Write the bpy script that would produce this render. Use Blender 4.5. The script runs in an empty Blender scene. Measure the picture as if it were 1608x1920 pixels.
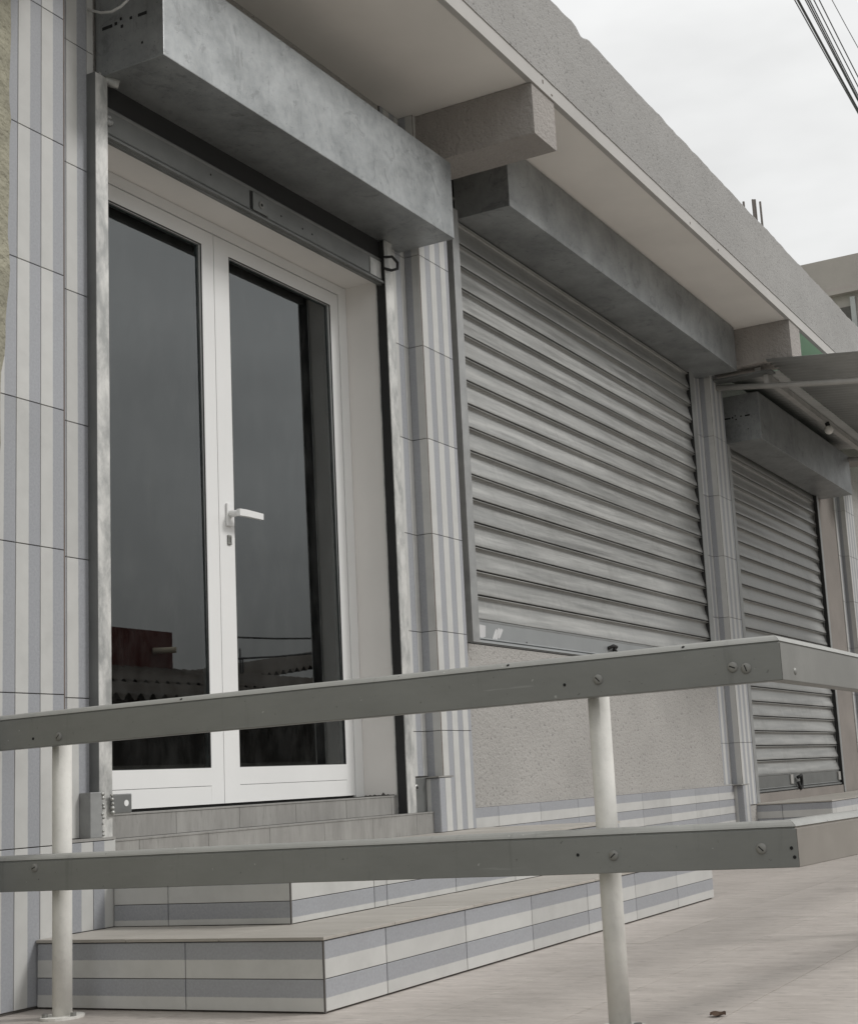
import bpy, bmesh, math, random
from mathutils import Vector, Matrix, noise
random.seed(7)
S = bpy.context.scene
COL = S.collection
rad = math.radians

# ------------------------------------------------------------------ camera
# world: x runs along the shop front, +y goes into the building, z up; z = 0 is the terrace floor
cam_d = bpy.data.cameras.new('camera')
cam = bpy.data.objects.new('camera', cam_d); COL.objects.link(cam)
AX_R = Vector((0.4406, -0.8956, -0.0614)); AX_U = Vector((-0.1288, -0.1307, 0.9830)); AX_F = Vector((0.8884, 0.4252, 0.1729))
C0 = Vector((-2.7308, -2.8309, 0.4837)); FPX = 2621.94
m3 = Matrix((AX_R, AX_U, -AX_F)).transposed()
cam.matrix_world = Matrix.Translation(C0) @ m3.to_4x4()
cam_d.sensor_fit = 'VERTICAL'; cam_d.sensor_height = 24.0; cam_d.lens = FPX / 1920 * 24.0
cam_d.shift_x = -227.6 / 1920; cam_d.shift_y = 47.1 / 1920
cam_d.clip_start = 0.05; cam_d.clip_end = 3000
S.camera = cam
def ray(u, v):
    return AX_F + AX_R * ((u - 804 - 227.6) / FPX) + AX_U * ((960 + 47.1 - v) / FPX)
def at(u, v, x=None, y=None, z=None):            # a photo pixel carried to a known plane
    r = ray(u, v)
    i, val = (0, x) if x is not None else (1, y) if y is not None else (2, z)
    return C0 + r * ((val - C0[i]) / r[i])

# ------------------------------------------------------------------ world, sun, exposure
SUN_TO = Vector((0.42, -1.0, .88)).normalized()
W = bpy.data.worlds.new('World'); S.world = W; W.use_nodes = True
wn = W.node_tree.nodes; wl = W.node_tree.links; wn.clear()
def wnode(t, **k):
    n = wn.new(t)
    for a, b in k.items(): setattr(n, a, b)
    return n
sky = wnode('ShaderNodeTexSky', sky_type='NISHITA', sun_disc=False)
sky.sun_elevation = math.asin(SUN_TO.z); sky.sun_rotation = math.atan2(SUN_TO.x, SUN_TO.y)
sky.air_density = 1.5; sky.dust_density = 4
tc = wnode('ShaderNodeTexCoord'); sep = wnode('ShaderNodeSeparateXYZ')
wl.new(tc.outputs['Generated'], sep.inputs[0])
mr = wnode('ShaderNodeValToRGB'); wl.new(sep.outputs['Z'], mr.inputs[0])      # overcast: brighter towards the zenith
while len(mr.color_ramp.elements) < 5: mr.color_ramp.elements.new(.5)
for e_, (p_, v_) in zip(mr.color_ramp.elements, ((0, .17), (.12, .27), (.34, .475), (.5, .575), (1, .76))): e_.position = p_; e_.color = (v_, v_, v_, 1)
cn = wnode('ShaderNodeTexNoise'); cn.inputs['Scale'].default_value = 2.2; cn.inputs['Detail'].default_value = 5; cn.inputs['Roughness'].default_value = .55
mp = wnode('ShaderNodeMapping'); mp.inputs['Scale'].default_value = (1, 1, 3)
wl.new(tc.outputs['Generated'], mp.inputs[0]); wl.new(mp.outputs[0], cn.inputs['Vector'])
cr = wnode('ShaderNodeMapRange'); cr.inputs['From Min'].default_value = .3; cr.inputs['From Max'].default_value = .7
cr.inputs['To Min'].default_value = .82; cr.inputs['To Max'].default_value = 1.14
wl.new(cn.outputs['Fac'], cr.inputs['Value'])
mul = wnode('ShaderNodeMath', operation='MULTIPLY'); wl.new(mr.outputs[0], mul.inputs[0]); wl.new(cr.outputs[0], mul.inputs[1])
cloud = wnode('ShaderNodeMixRGB', blend_type='MULTIPLY'); cloud.inputs[0].default_value = 1; cloud.inputs[1].default_value = (.985, .99, .985, 1)
wl.new(mul.outputs[0], cloud.inputs[2])
skm = wnode('ShaderNodeMixRGB', blend_type='MULTIPLY'); skm.inputs[0].default_value = 1; skm.inputs[2].default_value = (.06, .06, .06, 1)
wl.new(sky.outputs[0], skm.inputs[1])
mixs = wnode('ShaderNodeMixRGB'); mixs.inputs[0].default_value = .96
wl.new(skm.outputs[0], mixs.inputs[1]); wl.new(cloud.outputs[0], mixs.inputs[2])
bg = wnode('ShaderNodeBackground'); bg.inputs['Strength'].default_value = 1.75
wl.new(mixs.outputs[0], bg.inputs['Color'])
wo = wnode('ShaderNodeOutputWorld'); wl.new(bg.outputs[0], wo.inputs[0])
sd = bpy.data.lights.new('sun', 'SUN'); sd.energy = 1.5; sd.angle = rad(12); sd.color = (1, .985, .965)
so = bpy.data.objects.new('sun', sd); COL.objects.link(so)
so.rotation_euler = (-SUN_TO).to_track_quat('-Z', 'Y').to_euler(); so.location = (3, -6, 12)
S.view_settings.view_transform = 'Standard'; S.view_settings.look = 'None'
S.view_settings.exposure = 0.0; S.view_settings.gamma = 1.0; S.view_settings.use_curve_mapping = False
S.render.engine = 'CYCLES'

# ------------------------------------------------------------------ materials
class NT:
    def __init__(s, name):
        s.m = bpy.data.materials.new(name); s.m.use_nodes = True
        s.t = s.m.node_tree; s.n = s.t.nodes; s.l = s.t.links
        s.p = s.n['Principled BSDF']
        s.tc = s.n.new('ShaderNodeTexCoord'); s.oi = s.n.new('ShaderNodeObjectInfo')
    def add(s, t, ins=None, **k):
        n = s.n.new(t)
        for a, b in k.items(): setattr(n, a, b)
        for a, b in (ins or {}).items():
            if isinstance(b, bpy.types.NodeSocket): s.l.new(b, n.inputs[a])
            else: n.inputs[a].default_value = b
        return n
    def pos(s, scale=(1, 1, 1), kind='Position', rnd=True):
        g = s.add('ShaderNodeNewGeometry') if kind == 'Position' else None
        v = g.outputs['Position'] if g else s.tc.outputs[kind]
        mp = s.add('ShaderNodeMapping', {'Vector': v, 'Scale': scale})
        if rnd and kind != 'Position':
            mm = s.add('ShaderNodeMath', {0: s.oi.outputs['Random'], 1: 37.0}, operation='MULTIPLY')
            cb = s.add('ShaderNodeCombineXYZ', {0: mm.outputs[0], 1: mm.outputs[0], 2: mm.outputs[0]})
            s.l.new(cb.outputs[0], mp.inputs['Location'])
        return mp.outputs[0]
    def noise(s, vec, scale, detail=4, rough=.55):
        return s.add('ShaderNodeTexNoise', {'Vector': vec, 'Scale': scale, 'Detail': detail, 'Roughness': rough}).outputs['Fac']
    def rng(s, v, a, b, c, d):
        return s.add('ShaderNodeMapRange', {'Value': v, 'From Min': a, 'From Max': b, 'To Min': c, 'To Max': d}).outputs[0]
    def mix(s, f, a, b, mode='MIX'):
        n = s.add('ShaderNodeMixRGB', blend_type=mode)
        for i, x in ((0, f), (1, a), (2, b)):
            if isinstance(x, bpy.types.NodeSocket): s.l.new(x, n.inputs[i])
            elif i == 0: n.inputs[0].default_value = x
            else: n.inputs[i].default_value = (*x, 1) if len(x) == 3 else x
        return n.outputs[0]
    def math(s, op, a, b=0.0):
        return s.add('ShaderNodeMath', {0: a, 1: b}, operation=op).outputs[0]
    def bump(s, h, strength, dist):
        n = s.add('ShaderNodeBump', {'Height': h, 'Strength': strength, 'Distance': dist})
        s.l.new(n.outputs[0], s.p.inputs['Normal'])
    def set(s, col=None, rough=None, metal=None, spec=None):
        for k, v in (('Base Color', col), ('Roughness', rough), ('Metallic', metal), ('Specular IOR Level', spec)):
            if v is None: continue
            if isinstance(v, bpy.types.NodeSocket): s.l.new(v, s.p.inputs[k])
            else: s.p.inputs[k].default_value = (*v, 1) if k == 'Base Color' else v

def sc(c, k): return tuple(x * k for x in c)
M = {}
def m_plain(name, col, rough=.6, var=.12, scale=6, bump=0, bscale=80, bdist=.002, metal=0, grime=0, speck=0, stretch=(1, 1, 1)):
    t = NT(name); v = t.pos(stretch)
    f = t.rng(t.noise(v, scale, 5), .3, .7, 0, 1)
    c = t.mix(f, sc(col, 1 - var), sc(col, 1 + var))
    if grime:
        g = t.rng(t.noise(v, scale * .35, 6, .65), .5, .75, 0, grime); c = t.mix(g, c, sc(col, .45))
    if speck:
        k = t.rng(t.noise(v, bscale * 1.3, 2), .60, .68, 0, speck); c = t.mix(k, c, sc(col, .3))
    t.set(c, t.rng(f, 0, 1, rough * .9, min(1, rough * 1.15)), metal)
    if bump: t.bump(t.noise(v, bscale, 3, .6), bump, bdist)
    M[name] = t.m; return t.m

# striped glazed tile: uv.x runs across one moulded bar (white then blue), uv.y along it
def m_tile(name, wcol, bcol):
    t = NT(name); uv = t.add('ShaderNodeUVMap').outputs[0]
    sp = t.add('ShaderNodeSeparateXYZ', {0: uv})
    v = t.pos((1, 1, 1), 'Position')
    wob = t.rng(t.noise(v, 90, 2), 0, 1, -.014, .014)
    e = t.math('ADD', sp.outputs[0], wob)
    st = t.rng(e, .505, .525, 0, 1)
    grain = t.noise(v, 160, 4, .65); soft = t.noise(v, 14, 4)
    w = t.mix(t.rng(soft, .3, .7, 0, 1), sc(wcol, .95), sc(wcol, 1.04))
    w = t.mix(t.rng(t.noise(v, 300, 2), .7, .74, 0, .35), w, sc(wcol, .6))
    b = t.mix(t.rng(grain, .32, .68, 0, 1), sc(bcol, .92), sc(bcol, 1.08))
    b = t.mix(t.rng(t.noise(v, 70, 5, .75), .63, .70, 0, .5), b, sc(wcol, .93))
    c = t.mix(st, w, b)
    tone = t.rng(t.oi.outputs['Random'], 0, 1, .91, 1.05)
    cb = t.add('ShaderNodeCombineXYZ', {0: tone, 1: tone, 2: tone}).outputs[0]
    c = t.mix(1.0, c, cb, 'MULTIPLY')
    c = t.mix(t.rng(t.noise(v, 2.3, 6, .7), .54, .8, 0, .35), c, sc(wcol, .45))
    t.set(c, t.rng(soft, .3, .7, .36, .5), 0, .45)
    t.bump(t.noise(v, 40, 3), .12, .002)
    M[name] = t.m
m_tile('striped_tile', (.53, .528, .51), (.33, .338, .358))
m_plain('grout', (.10, .092, .085), .9, .2, 30)
m_plain('seam_brown', (.15, .125, .11), .9, .3, 12)
m_plain('grout_light', (.30, .285, .265), .9, .15, 30)
def m_roughcast(name, col, pit, sc_=1.0, dist=.012):
    t = NT(name); v = t.pos()
    big = t.noise(v, 2.2, 6, .65); med = t.noise(v, 62 * sc_, 3, .6); fine = t.noise(v, 150 * sc_, 2, .6)
    c = t.mix(t.rng(big, .3, .7, 0, 1), sc(col, .9), sc(col, 1.08))
    c = t.mix(t.rng(fine, .3, .7, 0, .35), c, sc(col, 1.25))
    c = t.mix(t.rng(med, .60, .67, 0, pit), c, sc(col, .33))
    c = t.mix(t.rng(t.noise(v, .9, 6, .7), .52, .75, 0, .25), c, sc(col, .6))
    t.set(c, .95, 0, .25)
    h = t.math('ADD', t.math('MULTIPLY', med, -1.0), t.math('MULTIPLY', fine, .5))
    t.bump(h, .75, dist); M[name] = t.m
m_roughcast('render_grey', (.375, .362, .343), .55, 1.0, .008)
m_roughcast('render_fascia', (.345, .337, .325), .6, 1.25, .007)
m_roughcast('render_beam', (.34, .317, .297), .12, .8, .013)
m_plain('soffit_paint', (.87, .835, .79), .85, .06, 1.6, .08, 60, .002, grime=.18)
m_plain('soffit_green', (.50, .76, .55), .85, .06, 1.6, .08, 60, .002)
m_plain('band_plaster', (.47, .455, .435), .85, .06, 5, .15, 60, .003, grime=.2)
m_plain('white_paint', (.77, .745, .715), .6, .035, 3, .06, 40, .002, grime=.12)
m_plain('door_white', (.77, .77, .76), .35, .02, 4, 0)
def m_rail(name, col):
    t = NT(name); v = t.pos((1, .4, 1))
    c = t.mix(t.rng(t.noise(v, 7, 6, .65), .3, .7, 0, 1), sc(col, .88), sc(col, 1.1))
    scr = t.noise(t.pos((30, 2.2, 60)), 1.4, 4, .7); c = t.mix(t.rng(scr, .66, .72, 0, .35), c, sc(col, 1.7))
    st = t.noise(t.pos((8, 26, 2.5)), 1.2, 5, .65); c = t.mix(t.rng(st, .60, .74, 0, .4), c, sc(col, .55))
    ch = t.noise(t.pos(), 95, 3, .6); c = t.mix(t.rng(ch, .70, .73, 0, .8), c, sc(col, .4))
    c = t.mix(t.rng(t.noise(t.pos(), 60, 3, .6), .71, .74, 0, .6), c, sc(col, 2.2))
    t.set(c, t.rng(scr, .3, .7, .42, .62)); t.bump(t.math('ADD', t.noise(v, 60, 3), t.math('MULTIPLY', t.noise(t.pos(), 9, 3), 2.0)), .12, .003); M[name] = t.m
m_rail('rail_paint', (.218, .222, .212))
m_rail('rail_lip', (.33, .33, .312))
m_plain('rail_side', (.225, .222, .208), .5, .09, 9, .15, 90, .0015, grime=.25)
m_plain('rail_beige', (.27, .248, .222), .5, .08, 9, .12, 90, .0015, grime=.15)
m_plain('post_paint', (.67, .655, .615), .7, .06, 14, .3, 60, .003, grime=.4, speck=.06)
m_plain('screw_metal', (.24, .24, .225), .45, .15, 60, metal=.4)
m_plain('black_hole', (.012, .012, .012), .95, .1, 30)
m_plain('rubber_shade_black', (.02, .02, .02), .7, .2, 20)  # black of gaskets and fittings, also put in for shade in slots
m_plain('olive_plaster', (.32, .305, .235), .95, .2, 12, .8, 38, .02, grime=.45)
m_plain('brown_plaster', (.25, .226, .206), .95, .12, 3, .3, 60, .004, grime=.3)
m_plain('concrete_wall', (.37, .335, .31), .95, .12, 1.3, .3, 30, .006, grime=.45)
m_plain('cream_wall', (.62, .54, .41), .9, .07, 1.5, .15, 40, .004, grime=.2)
m_plain('red_wall', (.11, .028, .022), .9, .12, 1.2, .2, 30, .004)
m_plain('roof_sheet', (.075, .06, .047), .85, .2, 1.8, grime=.5)
m_plain('house_wall', (.05, .045, .04), .9, .15, 1.2, grime=.5)
m_plain('street_paving', (.24, .23, .21), .95, .2, 3, .4, 60, .01)
m_plain('terrace_edge', (.30, .28, .26), .95, .15, 4, .3, 60, .004, grime=.4)
m_plain('cable_black', (.07, .07, .072), .7, .2, 10)
m_plain('bulb_white', (.78, .76, .72), .4, .03, 10)
m_plain('cable_white', (.55, .55, .53), .5, .1, 10)
m_plain('rebar_rust', (.10, .085, .075), .85, .3, 50)
m_plain('awning_metal', (.40, .405, .395), .6, .12, 3, metal=.2, grime=.3)
m_plain('awning_tube', (.42, .41, .39), .5, .1, 8, metal=.1, grime=.3)
m_plain('spacer_grey', (.55, .55, .55), .5, .05, 10)
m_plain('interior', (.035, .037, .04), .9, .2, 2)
m_plain('leaf_brown', (.09, .055, .035), .9, .3, 60)
m_plain('weld', (.42, .42, .40), .35, .25, 90, metal=.6)
def m_slat(name):
    t = NT(name); v = t.pos((1, 1, 1))
    a = t.noise(t.pos((1.1, 6, 26)), 1.6, 7, .68); b = t.noise(t.pos((22, 5, 2.2)), 1.8, 5, .7); k = t.noise(v, 5, 6, .65)
    c = t.mix(t.rng(a, .34, .66, 0, 1), (.29, .293, .285), (.42, .42, .405))
    c = t.mix(t.rng(b, .58, .72, 0, .28), c, (.54, .54, .525))
    c = t.mix(t.rng(b, .30, .40, .35, 0), c, (.20, .20, .192))
    c = t.mix(t.rng(k, .54, .72, 0, .35), c, (.20, .20, .19))
    tone = t.rng(t.oi.outputs['Random'], 0, 1, .9, 1.07)
    c = t.mix(1.0, c, t.add('ShaderNodeCombineXYZ', {0: tone, 1: tone, 2: tone}).outputs[0], 'MULTIPLY')
    t.set(c, t.rng(a, .3, .7, .34, .55), .5); t.bump(t.noise(t.pos((3, 20, 20)), 1.5, 4), .25, .003); M[name] = t.m
m_slat('slat_steel')
m_plain('bar_grey', (.33, .343, .345), .42, .06, 5, .05, 60, .001, metal=.4, grime=.15)
m_plain('guide_steel', (.36, .365, .36), .45, .12, 14, .1, 60, .001, metal=.45, grime=.35)
m_plain('bar_steel', (.20, .205, .20), .45, .12, 10, .05, 60, .001, metal=.5, grime=.3)

def m_galv(name):                                   # mottled zinc-grey sheet of the shutter housings
    t = NT(name); v = t.pos((1, 1, 1))
    a = t.noise(v, 4.2, 8, .68); b = t.noise(v, 48, 6, .75)
    w = t.add('ShaderNodeTexNoise', {'Vector': v, 'Scale': 9.0, 'Detail': 5.0, 'Roughness': .7, 'Distortion': 1.6}).outputs['Fac']
    c = t.mix(t.rng(a, .33, .67, 0, 1), (.205, .218, .222), (.38, .395, .40))
    c = t.mix(t.rng(b, .35, .75, 0, .35), c, (.47, .475, .465))
    c = t.mix(t.rng(w, .57, .64, 0, .35), c, (.13, .135, .135))
    d = t.noise(t.pos((6, 6, .8)), 9, 4, .6); c = t.mix(t.rng(d, .6, .72, 0, .35), c, (.16, .165, .165))
    q = t.noise(v, 130, 2); c = t.mix(t.rng(q, .68, .73, 0, .6), c, (.06, .06, .06))
    t.set(c, t.rng(b, .3, .7, .36, .55), .62)
    t.bump(t.noise(v, 7, 4), .1, .006)
    M[name] = t.m
m_galv('zinc_sheet')

def m_guidepaint(name):                             # silver paint flaked and smeared on the steel guides
    t = NT(name); v = t.pos((1, 1, .45))
    a = t.add('ShaderNodeTexNoise', {'Vector': v, 'Scale': 16.0, 'Detail': 6.0, 'Roughness': .7, 'Distortion': .25}).outputs['Fac']
    c = t.mix(t.rng(a, .38, .6, 0, 1), (.36, .365, .355), (.64, .635, .61))
    c = t.mix(t.rng(t.noise(v, 110, 4, .7), .66, .72, 0, .5), c, (.2, .2, .2))
    t.set(c, t.rng(a, .3, .7, .3, .6), .25); t.bump(a, .3, .004)
    M[name] = t.m
m_guidepaint('guide_smeared')

def m_stone(name, c0, c1, stretch, scale, rough=.55, fine=None):   # streaked stone-look tile
    t = NT(name); v = t.pos(stretch)
    a = t.noise(v, scale, 7, .68); b = t.noise(v, scale * 4.5, 4, .7)
    c = t.mix(t.rng(a, .3, .7, 0, 1), c0, c1)
    c = t.mix(t.rng(b, .58, .68, 0, .45), c, sc(c0, .72))
    c = t.mix(t.rng(b, .30, .38, .35, 0), c, sc(c1, 1.16))
    if fine:
        k = t.noise(t.pos(fine), 1.0, 3, .6)
        c = t.mix(t.rng(k, .59, .66, 0, .55), c, sc(c0, .62)); c = t.mix(t.rng(k, .33, .40, .5, 0), c, sc(c1, 1.22))
    tone = t.rng(t.oi.outputs['Random'], 0, 1, .94, 1.05)
    cb = t.add('ShaderNodeCombineXYZ', {0: tone, 1: tone, 2: tone}).outputs[0]
    c = t.mix(1.0, c, cb, 'MULTIPLY')
    c = t.mix(t.rng(t.noise(t.pos(), 1.7, 6, .65), .5, .75, 0, .28), c, sc(c0, .6))
    t.set(c, rough, 0, .4); t.bump(b, .12, .0015)
    M[name] = t.m
m_stone('terrace_tile', (.388, .350, .318), (.505, .463, .428), (13, 2.6, 13), 1.9, .5, (62, 15, 62))
m_stone('tread_tile', (.36, .335, .30), (.46, .435, .395), (7, 1.2, 8), 2.0)
m_stone('sill_tile', (.235, .228, .215), (.34, .333, .315), (9, 9, 1.6), 2.0)

def m_glass():
    t = NT('door_glass'); t.n.remove(t.p)
    out = t.n['Material Output']
    fr = t.add('ShaderNodeFresnel', {'IOR': 2.12})
    gl = t.add('ShaderNodeBsdfGlossy', {'Roughness': .004, 'Color': (.93, .975, .985, 1)})
    tr = t.add('ShaderNodeBsdfTransparent', {'Color': (.55, .57, .57, 1)})
    mx = t.add('ShaderNodeMixShader', {0: fr.outputs[0], 1: tr.outputs[0], 2: gl.outputs[0]})
    df = t.add('ShaderNodeBsdfDiffuse', {'Color': (.6, .6, .58, 1)})
    dust = t.rng(t.noise(t.pos((3, 3, 1.2)), 5, 7, .7), .45, .8, .002, .03)
    mx = t.add('ShaderNodeMixShader', {0: dust, 1: mx.outputs[0], 2: df.outputs[0]})
    t.l.new(mx.outputs[0], out.inputs[0]); M['door_glass'] = t.m
m_glass()

# ------------------------------------------------------------------ object helpers
def tag(o, label=None, cat=None, group=None, kind=None):
    for k, v in (('label', label), ('category', cat), ('group', group), ('kind', kind)):
        if v: o[k] = v
    return o
WLOC = {}
def link(o, loc, parent):
    COL.objects.link(o); WLOC[o.name] = Vector(loc)
    if parent: o.parent = parent; o.location = Vector(loc) - WLOC[parent.name]
    else: o.location = loc
    return o
def thing(name, loc, label, cat, group=None):
    o = bpy.data.objects.new(name, None); o.empty_display_size = .2
    link(o, loc, None); return tag(o, label, cat, group)
def mesh(name, verts, faces, mats, mi=None, smooth=False):
    me = bpy.data.meshes.new(name); me.from_pydata(verts, [], faces)
    for m in (mats if isinstance(mats, (list, tuple)) else [mats]): me.materials.append(M[m] if isinstance(m, str) else m)
    if mi: me.polygons.foreach_set('material_index', mi)
    if smooth: me.polygons.foreach_set('use_smooth', [True] * len(me.polygons))
    me.update(); return me
def put(name, me, loc, parent): return link(bpy.data.objects.new(name, me), loc, parent)
def fix(me):
    bm = bmesh.new(); bm.from_mesh(me); bmesh.ops.recalc_face_normals(bm, faces=bm.faces); bm.to_mesh(me); bm.free(); return me
BC = {}
def box(name, x0, x1, y0, y1, z0, z1, mat, parent=None, bev=0.0):
    k = (round(x1 - x0, 5), round(y1 - y0, 5), round(z1 - z0, 5), mat, bev)
    if k not in BC:
        a, b, c = k[0] / 2, k[1] / 2, k[2] / 2
        v = [(-a, -b, -c), (a, -b, -c), (a, b, -c), (-a, b, -c), (-a, -b, c), (a, -b, c), (a, b, c), (-a, b, c)]
        f = [(0, 3, 2, 1), (4, 5, 6, 7), (0, 1, 5, 4), (1, 2, 6, 5), (2, 3, 7, 6), (3, 0, 4, 7)]
        me = mesh(name, v, f, mat)
        if bev:
            bm = bmesh.new(); bm.from_mesh(me)
            bmesh.ops.bevel(bm, geom=bm.edges[:], offset=bev, segments=2, affect='EDGES', profile=.6)
            bm.to_mesh(me); bm.free()
        BC[k] = me
    return put(name, BC[k], ((x0 + x1) / 2, (y0 + y1) / 2, (z0 + z1) / 2), parent)
def merged(name, boxes, mat, parent, loc=None):        # several boxes that are one piece
    v = []; f = []
    loc = Vector(loc or ((boxes[0][0] + boxes[0][1]) / 2, (boxes[0][2] + boxes[0][3]) / 2, (boxes[0][4] + boxes[0][5]) / 2))
    for x0, x1, y0, y1, z0, z1 in boxes:
        n = len(v)
        for (x, y, z) in ((x0, y0, z0), (x1, y0, z0), (x1, y1, z0), (x0, y1, z0), (x0, y0, z1), (x1, y0, z1), (x1, y1, z1), (x0, y1, z1)):
            v.append(Vector((x, y, z)) - loc)
        f += [tuple(i + n for i in q) for q in ((0, 3, 2, 1), (4, 5, 6, 7), (0, 1, 5, 4), (1, 2, 6, 5), (2, 3, 7, 6), (3, 0, 4, 7))]
    return put(name, mesh(name, v, f, mat), loc, parent)
def loft(name, rings, mat, parent, loc, closed=True, cap=True, smooth=False):
    loc = Vector(loc); v = []; f = []; n = len(rings[0])
    for r in rings: v += [Vector(p) - loc for p in r]
    for i in range(len(rings) - 1):
        for j in range(n if closed else n - 1):
            a = i * n + j; b = i * n + (j + 1) % n
            f.append((a, b, b + n, a + n))
    if cap and closed:
        f.append(tuple(range(n))[::-1]); f.append(tuple(range((len(rings) - 1) * n, len(rings) * n)))
    me = mesh(name, v, f, mat); fix(me)
    if smooth:
        for p in me.polygons: p.use_smooth = len(p.vertices) == 4
    return put(name, me, loc, parent)
def tube(name, pts, r, mat, parent=None, n=10, label=None, loc=None, cap=True):
    pts = [Vector(p) for p in pts]; rings = []
    for i, p in enumerate(pts):
        d = (pts[min(i + 1, len(pts) - 1)] - pts[max(i - 1, 0)]).normalized()
        a = d.orthogonal().normalized() if i == 0 else (pa - d * pa.dot(d)).normalized()
        pa = a; b = d.cross(a)
        rr = r[i] if isinstance(r, (list, tuple)) else r
        rings.append([p + (a * math.cos(t) + b * math.sin(t)) * rr for t in [2 * math.pi * k / n for k in range(n)]])
    return loft(name, rings, mat, parent, loc or pts[0], smooth=True, cap=cap)
def disc(name, c, r, axis, depth, mat, parent, n=12, dome=0.0):  # short cylinder, axis = outward direction
    c = Vector(c); d = Vector(axis).normalized()
    a = d.orthogonal().normalized(); b = d.cross(a)
    prof = [(r, 0), (r, depth * (1 - dome)), (r * .75, depth * (1 - dome * .25)), (r * .3, depth)] if dome else [(r, 0), (r, depth)]
    rings = [[c + d * h + (a * math.cos(t) + b * math.sin(t)) * q for t in [2 * math.pi * k / n for k in range(n)]] for q, h in prof]
    return loft(name, rings, mat, parent, c, smooth=bool(dome))

# one ceramic tile: moulded bars with a groove between, each bar half white half blue
TC = {}
UNIT = .0852; GAP = .0017; THK = .008
def stile(parent, face, a0, a1, z0, z1, c, stripes='v', origin=0.0, flip=False, g=.0012, unit=UNIT, name='tile'):
    """face '-y': spans x a0..a1 at y=c ; face '-x': spans y a0..a1 at x=c (towards -y = larger 'a' is nearer).
    stripes 'v' upright bars, 'h' level bars. origin: where a bar starts."""
    a0 += g; a1 -= g; z0 += g; z1 -= g
    if a1 - a0 < .004 or z1 - z0 < .004: return
    s0, s1, t0, t1 = (a0, a1, z0, z1) if stripes == 'v' else (z0, z1, a0, a1)
    key = (face, stripes, flip, round(s1 - s0, 4), round(t1 - t0, 4), round((s0 - origin) % unit, 4), unit)
    if key not in TC:
        v = []; f = []; mi = []; uvs = []
        def to3(s, t, d):
            a, z = (s, t) if stripes == 'v' else (t, s)
            a -= (a0 + a1) / 2; z -= (z0 + z1) / 2
            return (a, d, z) if face == '-y' else (d, a, z)
        k0 = math.floor((s0 - origin) / unit + 1e-6)
        k = k0
        while origin + k * unit < s1 - .001:
            b0 = origin + k * unit; b1 = b0 + unit
            lo = max(s0, b0 + GAP / 2); hi = min(s1, b1 - GAP / 2)
            if hi - lo > .0015:
                n = len(v); e = .0009
                q = [(lo, t0), (hi, t0), (hi, t1), (lo, t1)]; qi = [(lo + e, t0 + e), (hi - e, t0 + e), (hi - e, t1 - e), (lo + e, t1 - e)]
                for (s, t) in qi: v.append(to3(s, t, 0))
                for (s, t) in q: v.append(to3(s, t, e))
                for (s, t) in q: v.append(to3(s, t, THK))
                fs = [(0, 1, 2, 3)] + [(i, i + 4, (i + 1) % 4 + 4, (i + 1) % 4) for i in range(4)] + [(i + 4, i + 8, (i + 1) % 4 + 8, (i + 1) % 4 + 4) for i in range(4)]
                pts = qi + q + q
                for q4 in fs:
                    f.append(tuple(i + n for i in q4)); mi.append(0)
                    for i in q4:
                        s, t = pts[i]; u = (s - b0) / unit
                        uvs.append((1 - u if flip else u, t - t0))
            k += 1
        n = len(v)
        for (s, t) in ((s0, t0), (s1, t0), (s1, t1), (s0, t1)): v.append(to3(s, t, .0035))
        f.append((n, n + 1, n + 2, n + 3)); mi.append(1); uvs += [(0, 0)] * 4
        me = mesh(name, v, f, ['striped_tile', 'grout'], mi)
        ul = me.uv_layers.new(name='UVMap')
        for i, u in enumerate(uvs): ul.data[i].uv = u
        # outward normals
        bm = bmesh.new(); bm.from_mesh(me); out = Vector((0, -1, 0)) if face == '-y' else Vector((-1, 0, 0))
        for fc in bm.faces:
            ctr = fc.calc_center_median()
            if fc.normal.dot(out) < -.5: fc.normal_flip()
        bm.to_mesh(me); bm.free()
        TC[key] = me
    lo = ((a0 + a1) / 2, c, (z0 + z1) / 2) if face == '-y' else (c, (a0 + a1) / 2, (z0 + z1) / 2)
    return put(name, TC[key], lo, parent)
def cuts(lo, hi, start, step):
    r = [lo]; k = math.ceil((lo - start) / step + 1e-6)
    while start + k * step < hi - .004:
        if start + k * step > lo + .004: r.append(start + k * step)
        k += 1
    return r + [hi]

# ------------------------------------------------------------------ key sizes
ZS = 3.325; YF = -.573; P = .071; TH = .396; Z1 = .17; Z2 = .322
XE = .097; XO, XP = 2.087, 2.3255; X2O, X2P = 5.74, 5.985; X3O, X3P = 9.09, 9.40
YD = .240

# ------------------------------------------------------------------ street and terrace (structure)
g = mesh('street', [(-400, -400, 0), (400, -400, 0), (400, 400, 0), (-400, 400, 0)], [(0, 1, 2, 3)], 'street_paving')
tag(put('street', g, (0, 0, -1.05), None), kind='structure')
terr = box('terrace', -.28, 14.0, -2.32, .30, -1.05, -.012, 'terrace_edge'); tag(terr, kind='structure')
FT = .333; fx0 = -.28; ycuts = cuts(-2.32, .07, -1.49, FT); xcuts = cuts(fx0, 9.0, .0 - .10, FT * 2)
for i in range(len(xcuts) - 1):
    for j in range(len(ycuts) - 1):
        box('floor_tile', xcuts[i] + .0007, xcuts[i + 1] - .0007, ycuts[j] + .0007, ycuts[j + 1] - .0007, -.010, 0.0 - random.random() * .0004, 'terrace_tile', terr)
bed = box('floor_joint', -.279, 9.0, -2.319, .08, -.0125 + .001, -.0016, 'grout_light', terr)
far = box('floor_far', 9.0, 13.99, -2.319, .08, -.0115, -.0005, 'terrace_tile', terr)

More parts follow.
